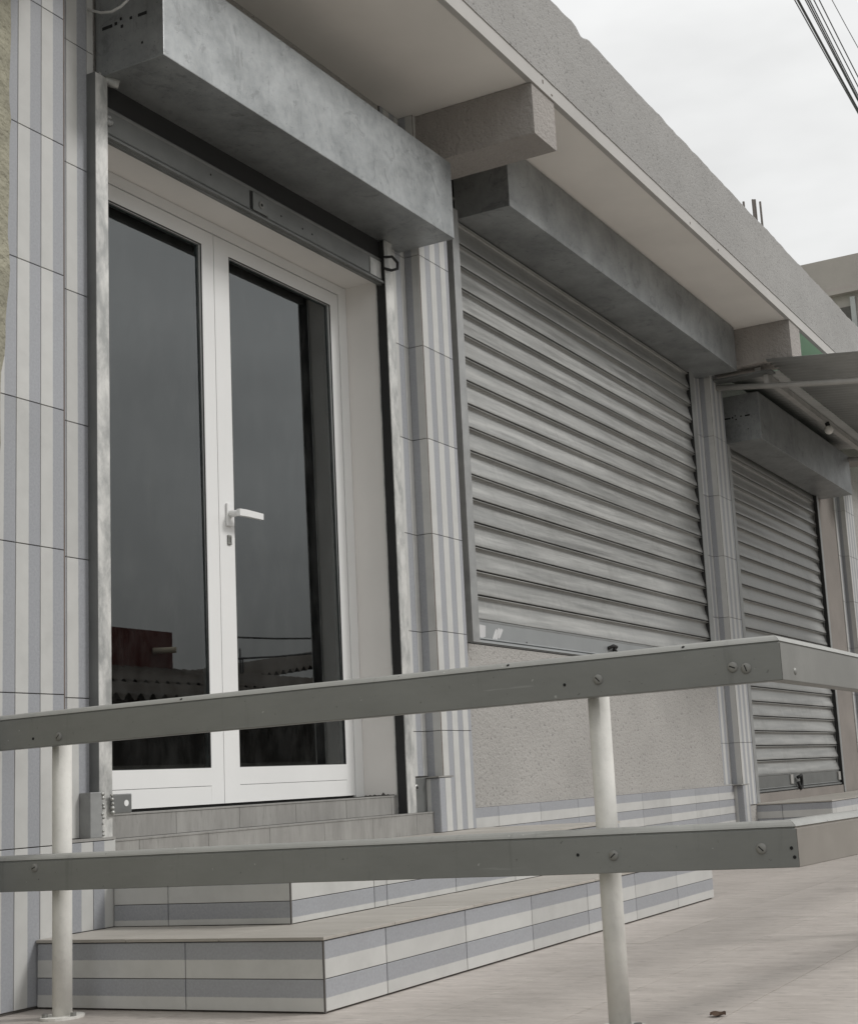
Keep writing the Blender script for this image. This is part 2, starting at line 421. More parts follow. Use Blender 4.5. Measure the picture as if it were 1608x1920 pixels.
# ------------------------------------------------------------------ the shop building
B = thing('shop_building', (4.5, .3, 0), 'long single-storey grey shop building with striped tile pilasters and projecting concrete eave', 'building')
TB = P + THK                                            # masonry face behind the tiles on the set-back plane
WB = 4.0
def wall(*b): return merged('wall', [b], 'render_grey', B)
wall(-1.2, XE, THK, .32, -.6, ZS)                       # behind left pilaster
wall(XE, .29, TB, .33, -.6, ZS)
wall(1.885, XO, TB, .33, -.6, ZS)
wall(.29, 1.885, TB, .33, 2.545, ZS)
wall(.29, 1.885, .094, .33, -.6, .465)
wall(XO, XP, THK, .33, -.6, ZS)
wall(XP, 5.56, .062, .33, -.6, 1.088)
wall(XP, 5.56, .145, .33, 1.088, ZS)
wall(5.56, X2O, TB, .33, -.6, ZS)
wall(X2O, X2P, THK, .33, -.6, ZS)
wall(X2P, 8.42, .15, .33, -.6, ZS)
brown = merged('wall', [(8.42, X3O, P, .33, -.6, ZS)], 'brown_plaster', B); brown['label'] = 'bare brownish plaster strip beside the far shutter'
wall(X3O, 9.9, THK, .33, -.6, ZS)
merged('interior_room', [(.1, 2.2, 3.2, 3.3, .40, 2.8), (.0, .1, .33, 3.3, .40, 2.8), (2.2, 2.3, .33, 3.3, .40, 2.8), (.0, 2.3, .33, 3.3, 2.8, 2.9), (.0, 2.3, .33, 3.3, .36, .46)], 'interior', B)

# striped tiles
def pilaster(name_x0, name_x1, zb, zj, left_ret=True, c=0.0, zt=ZS):
    pil = merged('pilaster', [(name_x0 + .0005, name_x1 - .002, c + .0045, c + .0095, zb, zt), (name_x0 - .0035, name_x0 - .0004, c + .003, P, zb, zt)], 'grout', B)
    box('corner_seam', name_x0 - .0072, name_x0 - .0022, c + .0016, c + .0042, zb, zt, 'seam_brown', pil)
    zc = cuts(zb, zt, zj, TH)
    for a, b in zip(zc[:-1], zc[1:]):
        stile(pil, '-y', name_x0 - .003, name_x1, a, b, c, 'v', name_x0 - .0034)
        if left_ret: stile(pil, '-x', c + .001, P, a, b, name_x0 - THK, 'v', c, unit=.0715)
    return pil
lp = box('pilaster', -.70, XE - .002, .0045, .0095, 0, ZS, 'grout', B)
zc = cuts(0, ZS, .4023, TH)
for a, b in zip(zc[:-1], zc[1:]):
    for xa, xb in ((-.159 - .2556 * 2, -.159 - .2556), (-.159 - .2556, -.159), (-.159, XE)):
        stile(lp, '-y', xa, xb, a, b, 0, 'v', XE - UNIT * 12)
box('corner_seam', XE - .0005, XE + .0045, .0012, .02, 0, ZS, 'seam_brown', lp)
strip = box('pilaster', XE + .006, .29, P + .0045, P + .0095, .41, ZS, 'grout', B)
zc = cuts(.413, ZS, .4023, TH)
for a, b in zip(zc[:-1], zc[1:]): stile(strip, '-y', XE, .29, a, b, P, 'v', .177)
lb = box('pilaster_base', XE, .286, THK, P + .01, Z1, .405, 'grout', B)
stile(lb, '-y', XE, .286, Z1, .404, 0, 'v', .286 - UNIT * 5, True)
box('base_cap', XE + .004, .286, .0002, P + .012, .405, .412, 'sill_tile', lb)
pilaster(XO, XP, Z2, .7147)
strip = box('pilaster', 1.935, XO - .002, P + .0045, P + .0095, .41, ZS, 'grout', B)
zc = cuts(.54, ZS, .7147, TH)
for a, b in zip(zc[:-1], zc[1:]): stile(strip, '-y', 1.938, XO, a, b, P, 'v', 1.962 - UNIT)
rb = box('pilaster_base', 2.034, 2.128, -.006, .07, Z2, .531, 'grout', B)
stile(rb, '-y', 2.028, 2.133, Z2, .531, -.012, 'v', 2.028 - UNIT * .5)
stile(rb, '-x', -.010, .073, Z2, .531, 2.028, 'v', -.012, True, unit=.084)
box('base_cap', 2.020, 2.136, -.014, .072, .532, .538, 'sill_tile', rb)
pilaster(X2O, X2P, .272, .265)
strip = box('pilaster', 5.585, X2O - .002, P + .0045, P + .0095, .40, ZS, 'grout', B)
zc = cuts(.405, ZS, .265, TH)
for a, b in zip(zc[:-1], zc[1:]): stile(strip, '-y', 5.575, X2O, a, b, P, 'v', X2O - .04 - UNIT * 4)
pb = box('pilaster_base', 5.70, 5.80, -.006, .07, 0, .398, 'grout', B)
stile(pb, '-y', 5.692, 5.806, 0, .398, -.012, 'v', 5.692 - UNIT * .5)
stile(pb, '-x', -.010, .073, 0, .398, 5.692, 'v', -.012, True, unit=.084)
box('base_cap', 5.66, 5.812, -.014, .072, .399, .405, 'sill_tile', pb)
pilaster(X3O, X3P, .272, .265)
strip = box('pilaster', 8.99, X3O - .002, P - .0035, P - .0005, .272, ZS, 'grout', B)
for a, b in zip(zc[:-1], zc[1:]): stile(strip, '-y', 8.985, X3O, a, b, P - .008, 'v', 8.985)
# skirting under the window
sk = box('skirting', XP + .01, 5.70, .052, .060, 0, .402, 'grout', B)
xs = cuts(XP, 5.69, XP + .28, .399); zs = [.0, .145, .402]
for a, b in zip(xs[:-1], xs[1:]):
    for za, zb in zip(zs[:-1], zs[1:]):
        stile(sk, '-y', a, b, za, zb, .047, 'h', .402 - UNIT * 5, False)
# plaster lip at the top of the skirting
box('skirting_cap', XP + .01, 5.69, .050, .064, .402, .4075, 'render_grey', sk)

# threshold below the door: two low stone-look risers
thr = box('threshold', .292, 2.026, .02 + THK, .30, Z2 - .05, .396, 'grout_light', B)
xs = cuts(.288, 2.027, .40, .30)
for a, b in zip(xs[:-1], xs[1:]): box('tile', a + .0008, b - .0008, .02, .0285, Z2 - .02, .400, 'sill_tile', thr, .0006)
box('ledge', .288, 2.027, .018, .098, .3975, .4035, 'sill_tile', thr, .001)
xs = cuts(.30, 1.90, .335, .30)
for a, b in zip(xs[:-1], xs[1:]): box('tile', a + .0008, b - .0008, .088, .0965, .4045, .468, 'sill_tile', thr, .0006)
box('ledge', .30, 1.90, .086, .40, .4685, .4745, 'sill_tile', thr, .001)
# painted reveals
box('reveal', 1.877, 1.884, .086, .33, .476, 2.535, 'white_paint', B)
box('reveal', .284, .2915, .086, .33, .476, 2.535, 'white_paint', B)
box('reveal', .2916, 1.8765, .079, .33, 2.533, 2.5445, 'white_paint', B)
# crumbled plaster gap at the foot of the right reveal
v = []; n = 14
for i in range(n + 1):
    y = .10 + .14 * i / n; v.append((1.8762, y, .4755)); v.append((1.8762, y, .478 + .009 * abs(noise.noise((i * .5, 3, 1))) + (.008 if i == 5 else 0)))
put('chipped_plaster', mesh('chipped_plaster', [Vector(q) - Vector((1.8762, .17, .476)) for q in v], [(2 * i, 2 * i + 1, 2 * i + 3, 2 * i + 2) for i in range(n)], 'grout'), (1.8762, .17, .476), B)

# eave slab, fascia, beams
sl = merged('roof_slab', [(-1.3, 6.0, YF + .03, 4.5, ZS, 3.72)], 'soffit_paint', B)
sl2 = merged('roof_slab', [(6.0, 10.2, YF + .03, 4.5, ZS + .001, 3.72)], 'soffit_green', B); sl2['label'] = 'green painted stretch of the eave underside'
box('drip_band', -1.3, 10.2, YF + .004, YF + .03, ZS - .004, 3.395, 'band_plaster', B)
for x, dz, w_, h_ in ((2.19, .030, .008, .016), (2.27, .010, .013, .007), (3.93, .012, .007, .012), (4.37, .008, .010, .010)):
    merged('chip', [(x, x + w_, YF + .0025, YF + .006, ZS + dz, ZS + dz + h_)], 'seam_brown', B)
NX = 240; v = []; f = []; x0, x1 = -1.3, 10.2
def ftop(x): return 3.815 + .012 * noise.noise((x * 2.1, 0, 0)) + .010 * noise.noise((x * 9, 4, 0)) + .005 * noise.noise((x * 33, 8, 0)) - (.022 if 2.62 < x < 2.68 or 3.02 < x < 3.06 else 0)
def fbot(x): return 3.390 + .0025 * noise.noise((x * 12, 1, 5))
for i in range(NX + 1):
    x = x0 + (x1 - x0) * i / NX; t = ftop(x); b = fbot(x)
    v += [(x, YF + .05, b), (x, YF, b), (x, YF - .004, b + .2), (x, YF + .002, t - .012), (x, YF + .014, t), (x, YF + .25, t - .005)]
for i in range(NX):
    for j in range(5): a = i * 6 + j; f.append((a, a + 6, a + 7, a + 1))
lo = Vector((4.5, YF, 3.5)); put('fascia', fix(mesh('fascia', [Vector(q) - lo for q in v], f, 'render_fascia')), lo, B)
def beam(x0, x1, zb, mat='render_beam'):
    nx, ny = 6, 26; rings = []
    for j in range(ny + 1):
        y = .06 + (YF + .012 - .06) * j / ny; ring = []
        for (x, z) in ((x0, ZS - .002), (x0, zb + .11), (x0 + .003, zb + .006), (x0 + .008, zb), (x1 - .008, zb), (x1 - .003, zb + .006), (x1, zb + .11), (x1, ZS - .002)):
            d = .004 * noise.noise((x * 11, y * 14, z * 14)); ring.append((x + d, y, z + d))
        rings.append(ring)
    return loft('beam', rings, mat, B, ((x0 + x1) / 2, -.28, zb))
beam(-.145, XE, 3.10); beam(2.10, 2.312, 3.10); beam(X2O + .01, X2P, 3.075); beam(X3O, X3P, 3.075)
# starter bars standing out of the roof
for (u, v0) in ((1393, 378), (1410, 374), (1414, 374), (1424, 378)):
    p0 = at(u, v0, y=.2); tube('rebar', [(p0.x, p0.y, 3.7), (p0.x + .01, p0.y, p0.z - .4), p0], .009, 'rebar_rust', B, 6)

# ------------------------------------------------------------------ roller shutters
def slat_mesh(L, pitch):
    prof = [(.022, pitch - .0062), (-.0035, pitch - .0063), (-.0080, pitch - .0074), (-.0092, pitch - .0094), (-.0080, pitch - .0114), (.0050, pitch - .0126), (.0085, pitch - .0155), (.0092, pitch * .80), (.0080, pitch * .68), (.0050, pitch * .55), (.0010, pitch * .42), (-.0035, pitch * .30), (-.0072, pitch * .19), (-.0094, pitch * .10), (-.0102, pitch * .03), (-.0100, .0008), (-.0090, .0), (.022, .0)]
    v = []; f = []; nx = 2
    for i in range(nx + 1):
        for (y, z) in prof: v.append((-L / 2 + L * i / nx, y, z))
    n = len(prof)
    for i in range(nx):
        for j in range(n - 1): a = i * n + j; f.append((a, a + 1, a + n + 1, a + n))
    me = mesh('slat', v, f, 'slat_steel'); fix(me)
    bm = bmesh.new(); bm.from_mesh(me)
    if sum(fc.normal.y * fc.calc_area() for fc in bm.faces) > 0: bmesh.ops.reverse_faces(bm, faces=bm.faces)
    bm.to_mesh(me); bm.free()
    nf = n - 1
    for q, p in enumerate(me.polygons): p.use_smooth = 5 < (q % nf) < 14
    return me
def hull(parent, x0, x1, b, z0, z1, yb=P - .002):       # folded sheet housing with slightly open seams
    h = box('housing', x0, x1, -b, yb, z0, z1, 'zinc_sheet', parent, .0025)
    return h
def housing_holes(h, x, z, y0):
    for dy, dz, w, hh in ((.055, 0, .040, .010), (.0, .012, .007, .009), (-.04, .003, .009, .009), (-.004, -.014, .009, .010), (-.085, .002, .034, .010), (.02, .002, .010, .010), (-.083, -.092, .006, .007)):
        bx = merged('slot', [(x - .0012, x + .002, y0 + dy - w / 2, y0 + dy + w / 2, z + dz - hh / 2, z + dz + hh / 2)], 'black_hole', h)
def bottom_bar(parent, x0, x1, y, z0, z1, mat='bar_steel'):
    prof = [(y + .010, z1), (y - .001, z1), (y - .003, z1 - .004), (y - .001, z1 - .010), (y, z1 - .011), (y, z0 + .030), (y - .002, z0 + .0295), (y - .004, z0 + .024), (y + .004, z0 + .021), (y + .004, z0 + .0185), (y - .012, z0 + .016), (y - .014, z0 + .006), (y - .002, z0 + .004), (y - .002, z0), (y + .012, z0)]
    return loft('bottom_bar', [[(x, a, b) for a, b in prof] for x in (x0, x1)], mat, parent, ((x0 + x1) / 2, y, z0))

# --- shutter over the glass door, rolled up
s1 = thing('roller_shutter', (1.16, .05, .41), 'rolled-up grey steel roller shutter with its box above the glass double door', 'shutter', 'steel roller shutters')
h1 = hull(s1, .297, 2.034, .2, 2.702, 3.033); housing_holes(h1, .297, 2.858, -.035)
sp = tube('mounting_bolt', [(.30, .062, 2.712), (.33, .035, 2.695), (.345, .020, 2.69)], [.014, .017, .013], 'guide_smeared', s1, 8)
def guide(parent, xa, xb, yf, z0, z1, side, mat='guide_smeared'):
    """U channel: side +1 opens to +x (left guide), -1 opens to -x (right guide)"""
    w = .004
    web = (xa, xa + w) if side > 0 else (xb - w, xb)
    return merged('guide', [(xa, xb, yf, yf + w, z0, z1), (web[0], web[1], yf + w, .0835, z0, z1), (xa, xb, .0835, .0875, z0, z1)], mat, parent)
guide(s1, .262, .312, .036, .412, 2.70, 1)
box('guide_side_shade', .2605, .2618, .0365, .083, .5365, 2.70, 'bar_steel', s1)  # darker skin on the guide's outer side, its shading put into the colour
guide(s1, 1.872, 1.932, .038, .404, 2.70, -1)
box('slot_shade', 1.874, 1.927, .0435, .082, .405, 2.699, 'rubber_shade_black', s1)  # black fill painted in for the shade inside the open channel
b1 = bottom_bar(s1, .316, 1.871, .058, 2.508, 2.622)
box('bar_gap_shade', .316, 1.871, .066, .080, 2.622, 2.705, 'rubber_shade_black', s1)  # black strip standing in for the shade of the gap above the bar
box('lock_recess', 1.030, 1.128, .0555, .0582, 2.532, 2.606, 'rubber_shade_black', b1)
lk = box('lock_plate', 1.038, 1.120, .049, .0556, 2.536, 2.602, 'bar_steel', b1, .002); lk['label'] = 'small lock plate in the shutter bottom bar'
disc('keyhole', (1.082, .0495, 2.566), .013, (0, -1, 0), .004, 'screw_metal', b1); disc('keyhole', (1.082, .0455, 2.566), .006, (0, -1, 0), .0006, 'black_hole', b1, 8)
for x in (.82, 1.21, 1.34, 1.40): disc('rivet', (x, .0584, 2.585 - (x - .8) * .03), .004, (0, -1, 0), .0012, 'black_hole', b1, 8)
box('end_plate', 1.79, 1.869, .0545, .0578, 2.534, 2.606, 'guide_smeared', b1, .001)
for k in range(6): disc('weld_bead', (.322 + random.uniform(0, .035), .0565, 2.575 + random.uniform(-.012, .04)), random.uniform(.007, .014), (random.uniform(-.4, .4), -1, .2), .012, 'guide_steel', b1, 8, .7)
tube('pull_ring', [(1.87, .045, 2.625), (1.90, .02, 2.632), (1.925, .01, 2.612), (1.922, .01, 2.585), (1.895, .022, 2.572), (1.868, .045, 2.578)], .006, 'rubber_shade_black', b1, 8)
# steel shoes and welded lugs at the guide feet
shoe = box('guide_shoe', .222, .268, .030, P, .412, .536, 'guide_steel', s1, .002)
for k in range(9):
    z = .418 + .114 * k / 8 + random.uniform(-.004, .004)
    disc('weld_bead', (.270 + random.uniform(-.003, .003), .031, z), random.uniform(.0035, .0065), (0, -1, .2), .005, 'weld', shoe, 8, .7)
lug = box('lock_lug', .296, .374, .022, .0275, .474, .528, 'bar_steel', s1, .003)
disc('hole', (.352, .0222, .502), .009, (0, -1, 0), .0008, 'door_white', lug, 12)
for k in range(5): disc('weld_bead', (.297 + random.uniform(-.003, .003), .024, .478 + k * .012), random.uniform(.004, .007), (-.3, -1, .2), .006, 'weld', lug, 8, .7)
shoe2 = box('guide_shoe', 1.884, 2.026, .046, P + .006, .404, .534, 'bar_steel', s1, .002)
disc('weld_bead', (1.95, .046, .50), .012, (0, -1, 0), .004, 'weld', shoe2, 9, .7); disc('hole', (1.948, .0415, .498), .006, (0, -1, 0), .0008, 'black_hole', shoe2, 8)

# --- shutter over the wide window, closed
s2 = thing('roller_shutter', (4.0, .05, 1.09), 'wide closed grey steel roller shutter over the rendered wall between two tiled pilasters', 'shutter', 'steel roller shutters')
hull(s2, 2.535, 5.68, .212, 3.025, 3.318)
guide(s2, 2.402, 2.462, .014, 1.089, 3.03, 1, 'guide_steel')
guide(s2, 5.50, 5.572, .050, 1.089, 3.03, -1, 'guide_steel'); box('slot_shade', 5.503, 5.567, .0545, .083, 1.09, 3.029, 'rubber_shade_black', s2)  # right channel filled black for its inner shade
L = 5.545 - 2.455; PT = .1073; me = slat_mesh(L, PT)
for k in range(18): put('slat', me, ((5.545 + 2.455) / 2, .070 + random.uniform(-.001, .001), 1.202 + k * PT), s2).rotation_euler = (random.uniform(-.014, .014), random.uniform(-.0003, .0003), 0)
b2 = bottom_bar(s2, 2.464, 5.50, .066, 1.092, 1.2015, 'bar_grey')
for (u, v0, du, dv, sl_) in ((903, 1183, 7, 13, 0), (928, 1190, 2, 11, 3), (933, 1189, 2, 12, 3), (938, 1188, 2, 10, 3)):    # white paint dabs
    q = [at(u - du + sl_, v0 - dv, y=.0655), at(u + du + sl_, v0 - dv + 3, y=.0655), at(u + du - sl_, v0 + dv - 2, y=.0655), at(u - sl_, v0 + dv, y=.0655), at(u - du - sl_, v0 + dv - 4, y=.0655)]
    c = sum(q, Vector()) / 5; put('paint_dab', mesh('paint_dab', [p - c for p in q], [(0, 4, 3, 2, 1)], 'spacer_grey'), c, b2)
disc('rivet', at(987, 1205, y=.0658), .004, (0, -1, 0), .0012, 'black_hole', b2, 8)
p0 = at(1150, 1216, y=.05)
tube('padlock_hasp', [p0 + Vector((-.04, .015, .0)), p0 + Vector((-.02, -.01, .012)), p0 + Vector((.01, -.012, .008)), p0 + Vector((.035, .015, -.004))], .009, 'rubber_shade_black', b2, 8)
tube('padlock_hasp', [p0 + Vector((-.01, .0, .01)), p0 + Vector((0, -.018, -.02)), p0 + Vector((.02, -.012, -.03))], .006, 'rubber_shade_black', b2, 8)

# --- far shutter, closed down to the step
s3 = thing('roller_shutter', (7.3, .05, .333), 'closed grey steel roller shutter reaching the floor beneath the small sheet awning', 'shutter', 'steel roller shutters')
h3 = hull(s3, 6.128, 8.57, .2, 2.668, 2.994); housing_holes(h3, 6.128, 2.84, -.03)
guide(s3, 6.13, 6.19, .045, .275, 2.70, 1, 'guide_steel'); guide(s3, 8.37, 8.416, .048, .275, 2.70, -1, 'guide_steel'); box('slot_shade', 8.372, 8.411, .0525, .083, .276, 2.69, 'rubber_shade_black', s3)  # black fill as the shade within the right channel
L = 8.40 - 6.16; PT = .0985; me = slat_mesh(L, PT)
for k in range(23): put('slat', me, ((8.40 + 6.16) / 2, .085 + random.uniform(-.001, .001), .4513 + k * PT), s3).rotation_euler = (random.uniform(-.014, .014), random.uniform(-.0003, .0003), 0)
b3 = bottom_bar(s3, 6.19, 8.37, .078, .333, .451)
box('sill_block', 6.10, 8.42, .055, .15, .272, .331, 'brown_plaster', B)
p0 = at(1497, 1463, y=.06)
tube('padlock', [p0 + Vector((-.03, .0, .02)), p0 + Vector((0, -.02, .035)), p0 + Vector((.035, -.01, .0)), p0 + Vector((.03, -.01, -.05)), p0 + Vector((.0, -.01, -.06)), p0 + Vector((-.02, -.0, -.01))], .012, 'rubber_shade_black', b3, 8)
box('lock_plate', p0.x - .16, p0.x - .10, .068, .0765, p0.z - .02, p0.z + .045, 'awning_tube', b3, .002)
box('lock_plate', 8.30, 8.36, .066, .0765, .37, .435, 'awning_tube', b3, .002)

# ------------------------------------------------------------------ glass double door
D = thing('double_door', (1.08, YD, .48), 'white framed double glass door with dark reflecting panes behind the railing', 'door')
merged('door_frame', [(.2925, .3005, YD - .004, .325, .477, 2.531), (1.8225, 1.8758, YD - .004, .325, .477, 2.531), (.3005, 1.8225, YD - .004, .325, 2.492, 2.531)], 'door_white', D)
TILT = .0050                                             # the panes lean in slightly
def leaf(x0, x1, gx0, gx1, gz0=.602, gz1=2.434, z0=.484, z1=2.4885):
    e = .0015
    lf = merged('door_leaf', [(x0, gx0, YD, YD + .045, z0, z1), (gx1, x1, YD, YD + .045, z0, z1), (gx0, gx1, YD + .0004, YD + .045, z0, gz0 - .058 - e), (gx0, gx1, YD, YD + .045, gz0 - .058, gz0), (gx0, gx1, YD, YD + .045, gz1, z1)], 'door_white', D)
    box('pane', gx0 - .005, gx1 + .005, YD + .010, YD + .014, gz0 - .005, gz1 + .005, 'door_glass', lf).rotation_euler = (-TILT, 0, 0)
    merged('gasket', [(gx0, gx0 + .003, YD + .001, YD + .0045, gz0, gz1), (gx1 - .003, gx1, YD + .001, YD + .0045, gz0, gz1), (gx0 + .003, gx1 - .003, YD + .001, YD + .0045, gz1 - .003, gz1), (gx0 + .003, gx1 - .003, YD + .001, YD + .0045, gz0, gz0 + .003)], 'rubber_shade_black', lf)
    w_ = .022
    merged('glazing_spacer', [(gx0, gx0 + w_, YD + .021, YD + .028, gz0, gz1), (gx1 - w_, gx1, YD + .021, YD + .028, gz0, gz1), (gx0 + w_, gx1 - w_, YD + .021, YD + .028, gz1 - w_, gz1), (gx0 + w_, gx1 - w_, YD + .021, YD + .028, gz0, gz0 + .006)], 'spacer_grey', lf)
    return lf
leaf(.3025, 1.0485, .37, .985); l2 = leaf(1.0515, 1.8205, 1.133, 1.768)
box('door_gap', 1.0487, 1.0513, YD + .006, YD + .03, .484, 2.488, 'rubber_shade_black', D)
box('floor_gap', .302, 1.821, YD + .012, YD + .04, .475, .4835, 'rubber_shade_black', D)
hd = box('handle_plate', 1.085, 1.115, YD - .009, YD - .0005, 1.432, 1.512, 'door_white', l2, .002)
hx, hy, hz = 1.100, YD - .009, 1.474
tube('handle', [(hx, hy, hz), (hx, hy - .030, hz), (hx + .004, hy - .040, hz)], [.012, .011, .011], 'door_white', l2, 12)
loft('handle', [[(hx - .010, hy - .036, hz - .012), (hx - .010, hy - .050, hz - .012), (hx - .010, hy - .050, hz + .012), (hx - .010, hy - .036, hz + .012)],
                [(hx + .02, hy - .040, hz - .012), (hx + .02, hy - .056, hz - .012), (hx + .02, hy - .056, hz + .012), (hx + .02, hy - .040, hz + .012)],
                [(hx + .118, hy - .040, hz - .011), (hx + .118, hy - .053, hz - .011), (hx + .118, hy - .053, hz + .011), (hx + .118, hy - .040, hz + .011)]], 'door_white', l2, (hx, hy - .04, hz))
box('lock_cylinder', 1.091, 1.111, YD - .006, YD - .0005, 1.366, 1.401, 'screw_metal', l2, .003)
box('keyway', 1.0995, 1.1025, YD - .0066, YD - .0058, 1.375, 1.392, 'black_hole', l2)

# ------------------------------------------------------------------ entrance steps
ST = thing('entrance_steps', (1.3, -.45, 0), 'two low tiled entrance steps with blue and white striped risers and beige treads', 'steps')
D1, D2, X2, XEND = .886, .595, .274, 2.614
XE2 = 2.40
merged('step_core', [(THK, XEND - THK, -D1 + THK, -.001, .0005, Z1 - .009), (X2 + THK, XE2 - THK, -D2 + THK, -.001, Z1 - .008, Z2 - .009)], 'grout', ST)
def riser(a0, a1, z0, z1, c, face, joints):
    xs = [a0] + [j for j in joints if a0 + .01 < j < a1 - .01] + [a1]
    for a, b in zip(xs[:-1], xs[1:]): stile(ST, face, a, b, z0, z1, c, 'h', z1 - UNIT * 6, False, g=.0015)
riser(.003, XEND, .003, Z1 - .009, -D1, '-y', [.261 + .393 * k for k in range(7)])
riser(-D1 + .003, -.002, .003, Z1 - .009, 0, '-x', [-D1 + .403 * k for k in range(1, 3)])
riser(X2 + .003, XE2, Z1, Z2 - .009, -D2, '-y', [X2 + .385, X2 + .45, X2 + .84, X2 + 1.235, X2 + 1.63, X2 + 2.02])
riser(-D2 + .003, -.002, Z1, Z2 - .009, X2, '-x', [-D2 + .403])
# dark unglazed corner seams
box('corner_seam', .001, .0075, -D1 + .001, -D1 + .0075, .0, Z1 - .009, 'grout', ST); box('corner_seam', X2 + .001, X2 + .0075, -D2 + .001, -D2 + .0075, Z1, Z2 - .009, 'grout', ST)
def treads(x0, x1, y0, y1, z, jx, jy):
    xs = cuts(x0, x1, *jx); ys = cuts(y0, y1, *jy)
    for a, b in zip(xs[:-1], xs[1:]):
        for c, d in zip(ys[:-1], ys[1:]): box('tread_tile', a + .0007, b - .0007, c + .0007, d - .0007, z - .008, z - random.random() * .0006, 'tread_tile', ST, .0012)
treads(-.004, XEND + .003, -D1 - .004, -D2 + .007, Z1, (.3, .40), (-5, 9)); treads(-.004, X2 + .008, -D2 + .007, -.001, Z1, (5, 9), (-.3, .40))
treads(XE2 + .001, XEND + .003, -D2 + .007, .045, Z1, (5, 9), (-.3, .40))
treads(X2 - .004, XE2 + .003, -D2 - .004, .018, Z2, (.62, .40), (-.19, .40))
# step in front of the far shutter
S3 = thing('side_step', (7.5, -.25, 0), 'single striped-tile step in front of the far closed shutter', 'steps')
Z3 = .272; X3S = 5.99; D3 = .478
merged('step_core', [(X3S + THK, 9.05, -D3 + THK, .054, .0005, Z3 - .009)], 'grout', S3)
for za, zb in ((.003, .09), (.09, Z3 - .009)):
    xs = cuts(-D3 + .003, .05, -D3 + .32, .40)
    for a, b in zip(xs[:-1], xs[1:]): stile(S3, '-x', a, b, za, zb, X3S, 'h', Z3 - .009 - UNIT * 6, False, g=.0015)
    xs = cuts(X3S + .003, 9.05, X3S + .5, .40)
    for a, b in zip(xs[:-1], xs[1:]): stile(S3, '-y', a, b, za, zb, -D3, 'h', Z3 - .009 - UNIT * 6, False, g=.0015)
xs = cuts(X3S - .004, 9.05, X3S + .3, .40)
for a, b in zip(xs[:-1], xs[1:]): box('tread_tile', a + .0007, b - .0007, -D3 - .004, .054, Z3 - .008, Z3, 'tread_tile', S3, .0012)

# ------------------------------------------------------------------ railing
RL = thing('railing', (-.11, -1.0, 0), 'grey painted two-rail railing on white round posts around the terrace corner', 'railing')
XR = -.163; YC = -2.067
def lip_it(o, zb, zt):                                   # lighter colour on the rounded top edge
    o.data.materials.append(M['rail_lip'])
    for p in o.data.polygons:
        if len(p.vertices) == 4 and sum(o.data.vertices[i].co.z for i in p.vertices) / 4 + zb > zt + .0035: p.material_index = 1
def rail(zb, zt, lip, ang, xlen, side):
    prof = [(.032, zb), (.0015, zb), (0, zb + .0015), (0, zt - .002), (.0045, zt - .0006), (.0045, zt + .0012), (.002, zt + .0028), (.0048, zt + .0065), (.010, zt + (lip - zt) * .75), (.016, lip - .0006), (.022, lip), (.032, lip)]
    ys = [.0 + (YC) * i / 24 for i in range(24)]
    rings = []
    for y in ys:
        rings.append([(XR + dx + .0007 * noise.noise((y * 5, dx * 40, z * 9)), y, z + .0009 * noise.noise((y * 4, 3, z * 5))) for dx, z in prof])
    rings.append([(XR + dx, YC + dx, z) for dx, z in prof])
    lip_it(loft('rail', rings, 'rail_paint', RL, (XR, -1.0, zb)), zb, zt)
    r2 = [[(XR + .0006 + dx, YC + dx - .0006, z) for dx, z in prof]]
    for i in range(1, 14):
        s_ = xlen * i / 13; r2.append([(XR + dx * .0 + s_ + .0006, YC + dx - s_ * ang, z + .0009 * noise.noise((s_ * 4, 7, z * 5))) for dx, z in prof])
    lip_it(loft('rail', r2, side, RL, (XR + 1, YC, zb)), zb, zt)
rail(.648, .7205, .736, .0, 5.5, 'rail_side'); rail(.303, .3745, .389, .10, 5.5, 'rail_beige')
for (px_, py_, r) in ((-.108, -.197, .0232), (-.108, -1.661, .0222)):
    po = tube('post', [(px_, py_, .0), (px_, py_, .25), (px_, py_, .70)], r, 'post_paint', RL, 20)
    pl = disc('base_plate', (px_, py_, .0), .052, (0, 0, 1), .006, 'post_paint', po, 20)
    for a in (.4, 2.5, 4.6): disc('base_bolt', (px_ + .04 * math.cos(a), py_ + .04 * math.sin(a), .006), .008, (0, 0, 1), .008, 'screw_metal', po, 6)
for k in (1, 2, 3): 
    xk = -.1 + k * 1.6; tube('post', [(xk, YC + .055, 0), (xk, YC + .055, .70)], .0228, 'post_paint', RL, 16)
for (u, v0, big) in ((111, 1381, 1), (1121, 1274, 1), (1373, 1251, 1), (1398, 1253, 1), (66, 1627, 1), (1150, 1604, 1), (1427, 1591, 1)):
    p0 = at(u, v0, x=XR); p0.x = XR + .0008
    sw = disc('screw', p0, .0103, (-1, 0, 0), .0055, 'rail_side', RL, 16, .6)
    a = random.uniform(0, 3); d = Vector((0, math.cos(a), math.sin(a))); e = Vector((0, -math.sin(a), math.cos(a)))
    for dd, ee in ((d, e), (e, d)):
        q = [p0 + Vector((-.0057, 0, 0)) + dd * s1_ * .0062 + ee * s2_ * .0011 for s1_, s2_ in ((-1, -1), (1, -1), (1, 1), (-1, 1))]
        c = sum(q, Vector()) / 4; mm = mesh('screw_slot', [x - c for x in q], [(0, 1, 2, 3)], 'black_hole'); put('screw_slot', mm, c, sw)
        if big: break
for (u, v0) in ((63, 1385), (1058, 1284), (1083, 1603), (1483, 1590), (1489, 1607)):
    p0 = at(u, v0, x=XR); disc('screw_hole', (XR + .0012, p0.y, p0.z), .0033, (-1, 0, 0), .0022, 'black_hole', RL, 10)
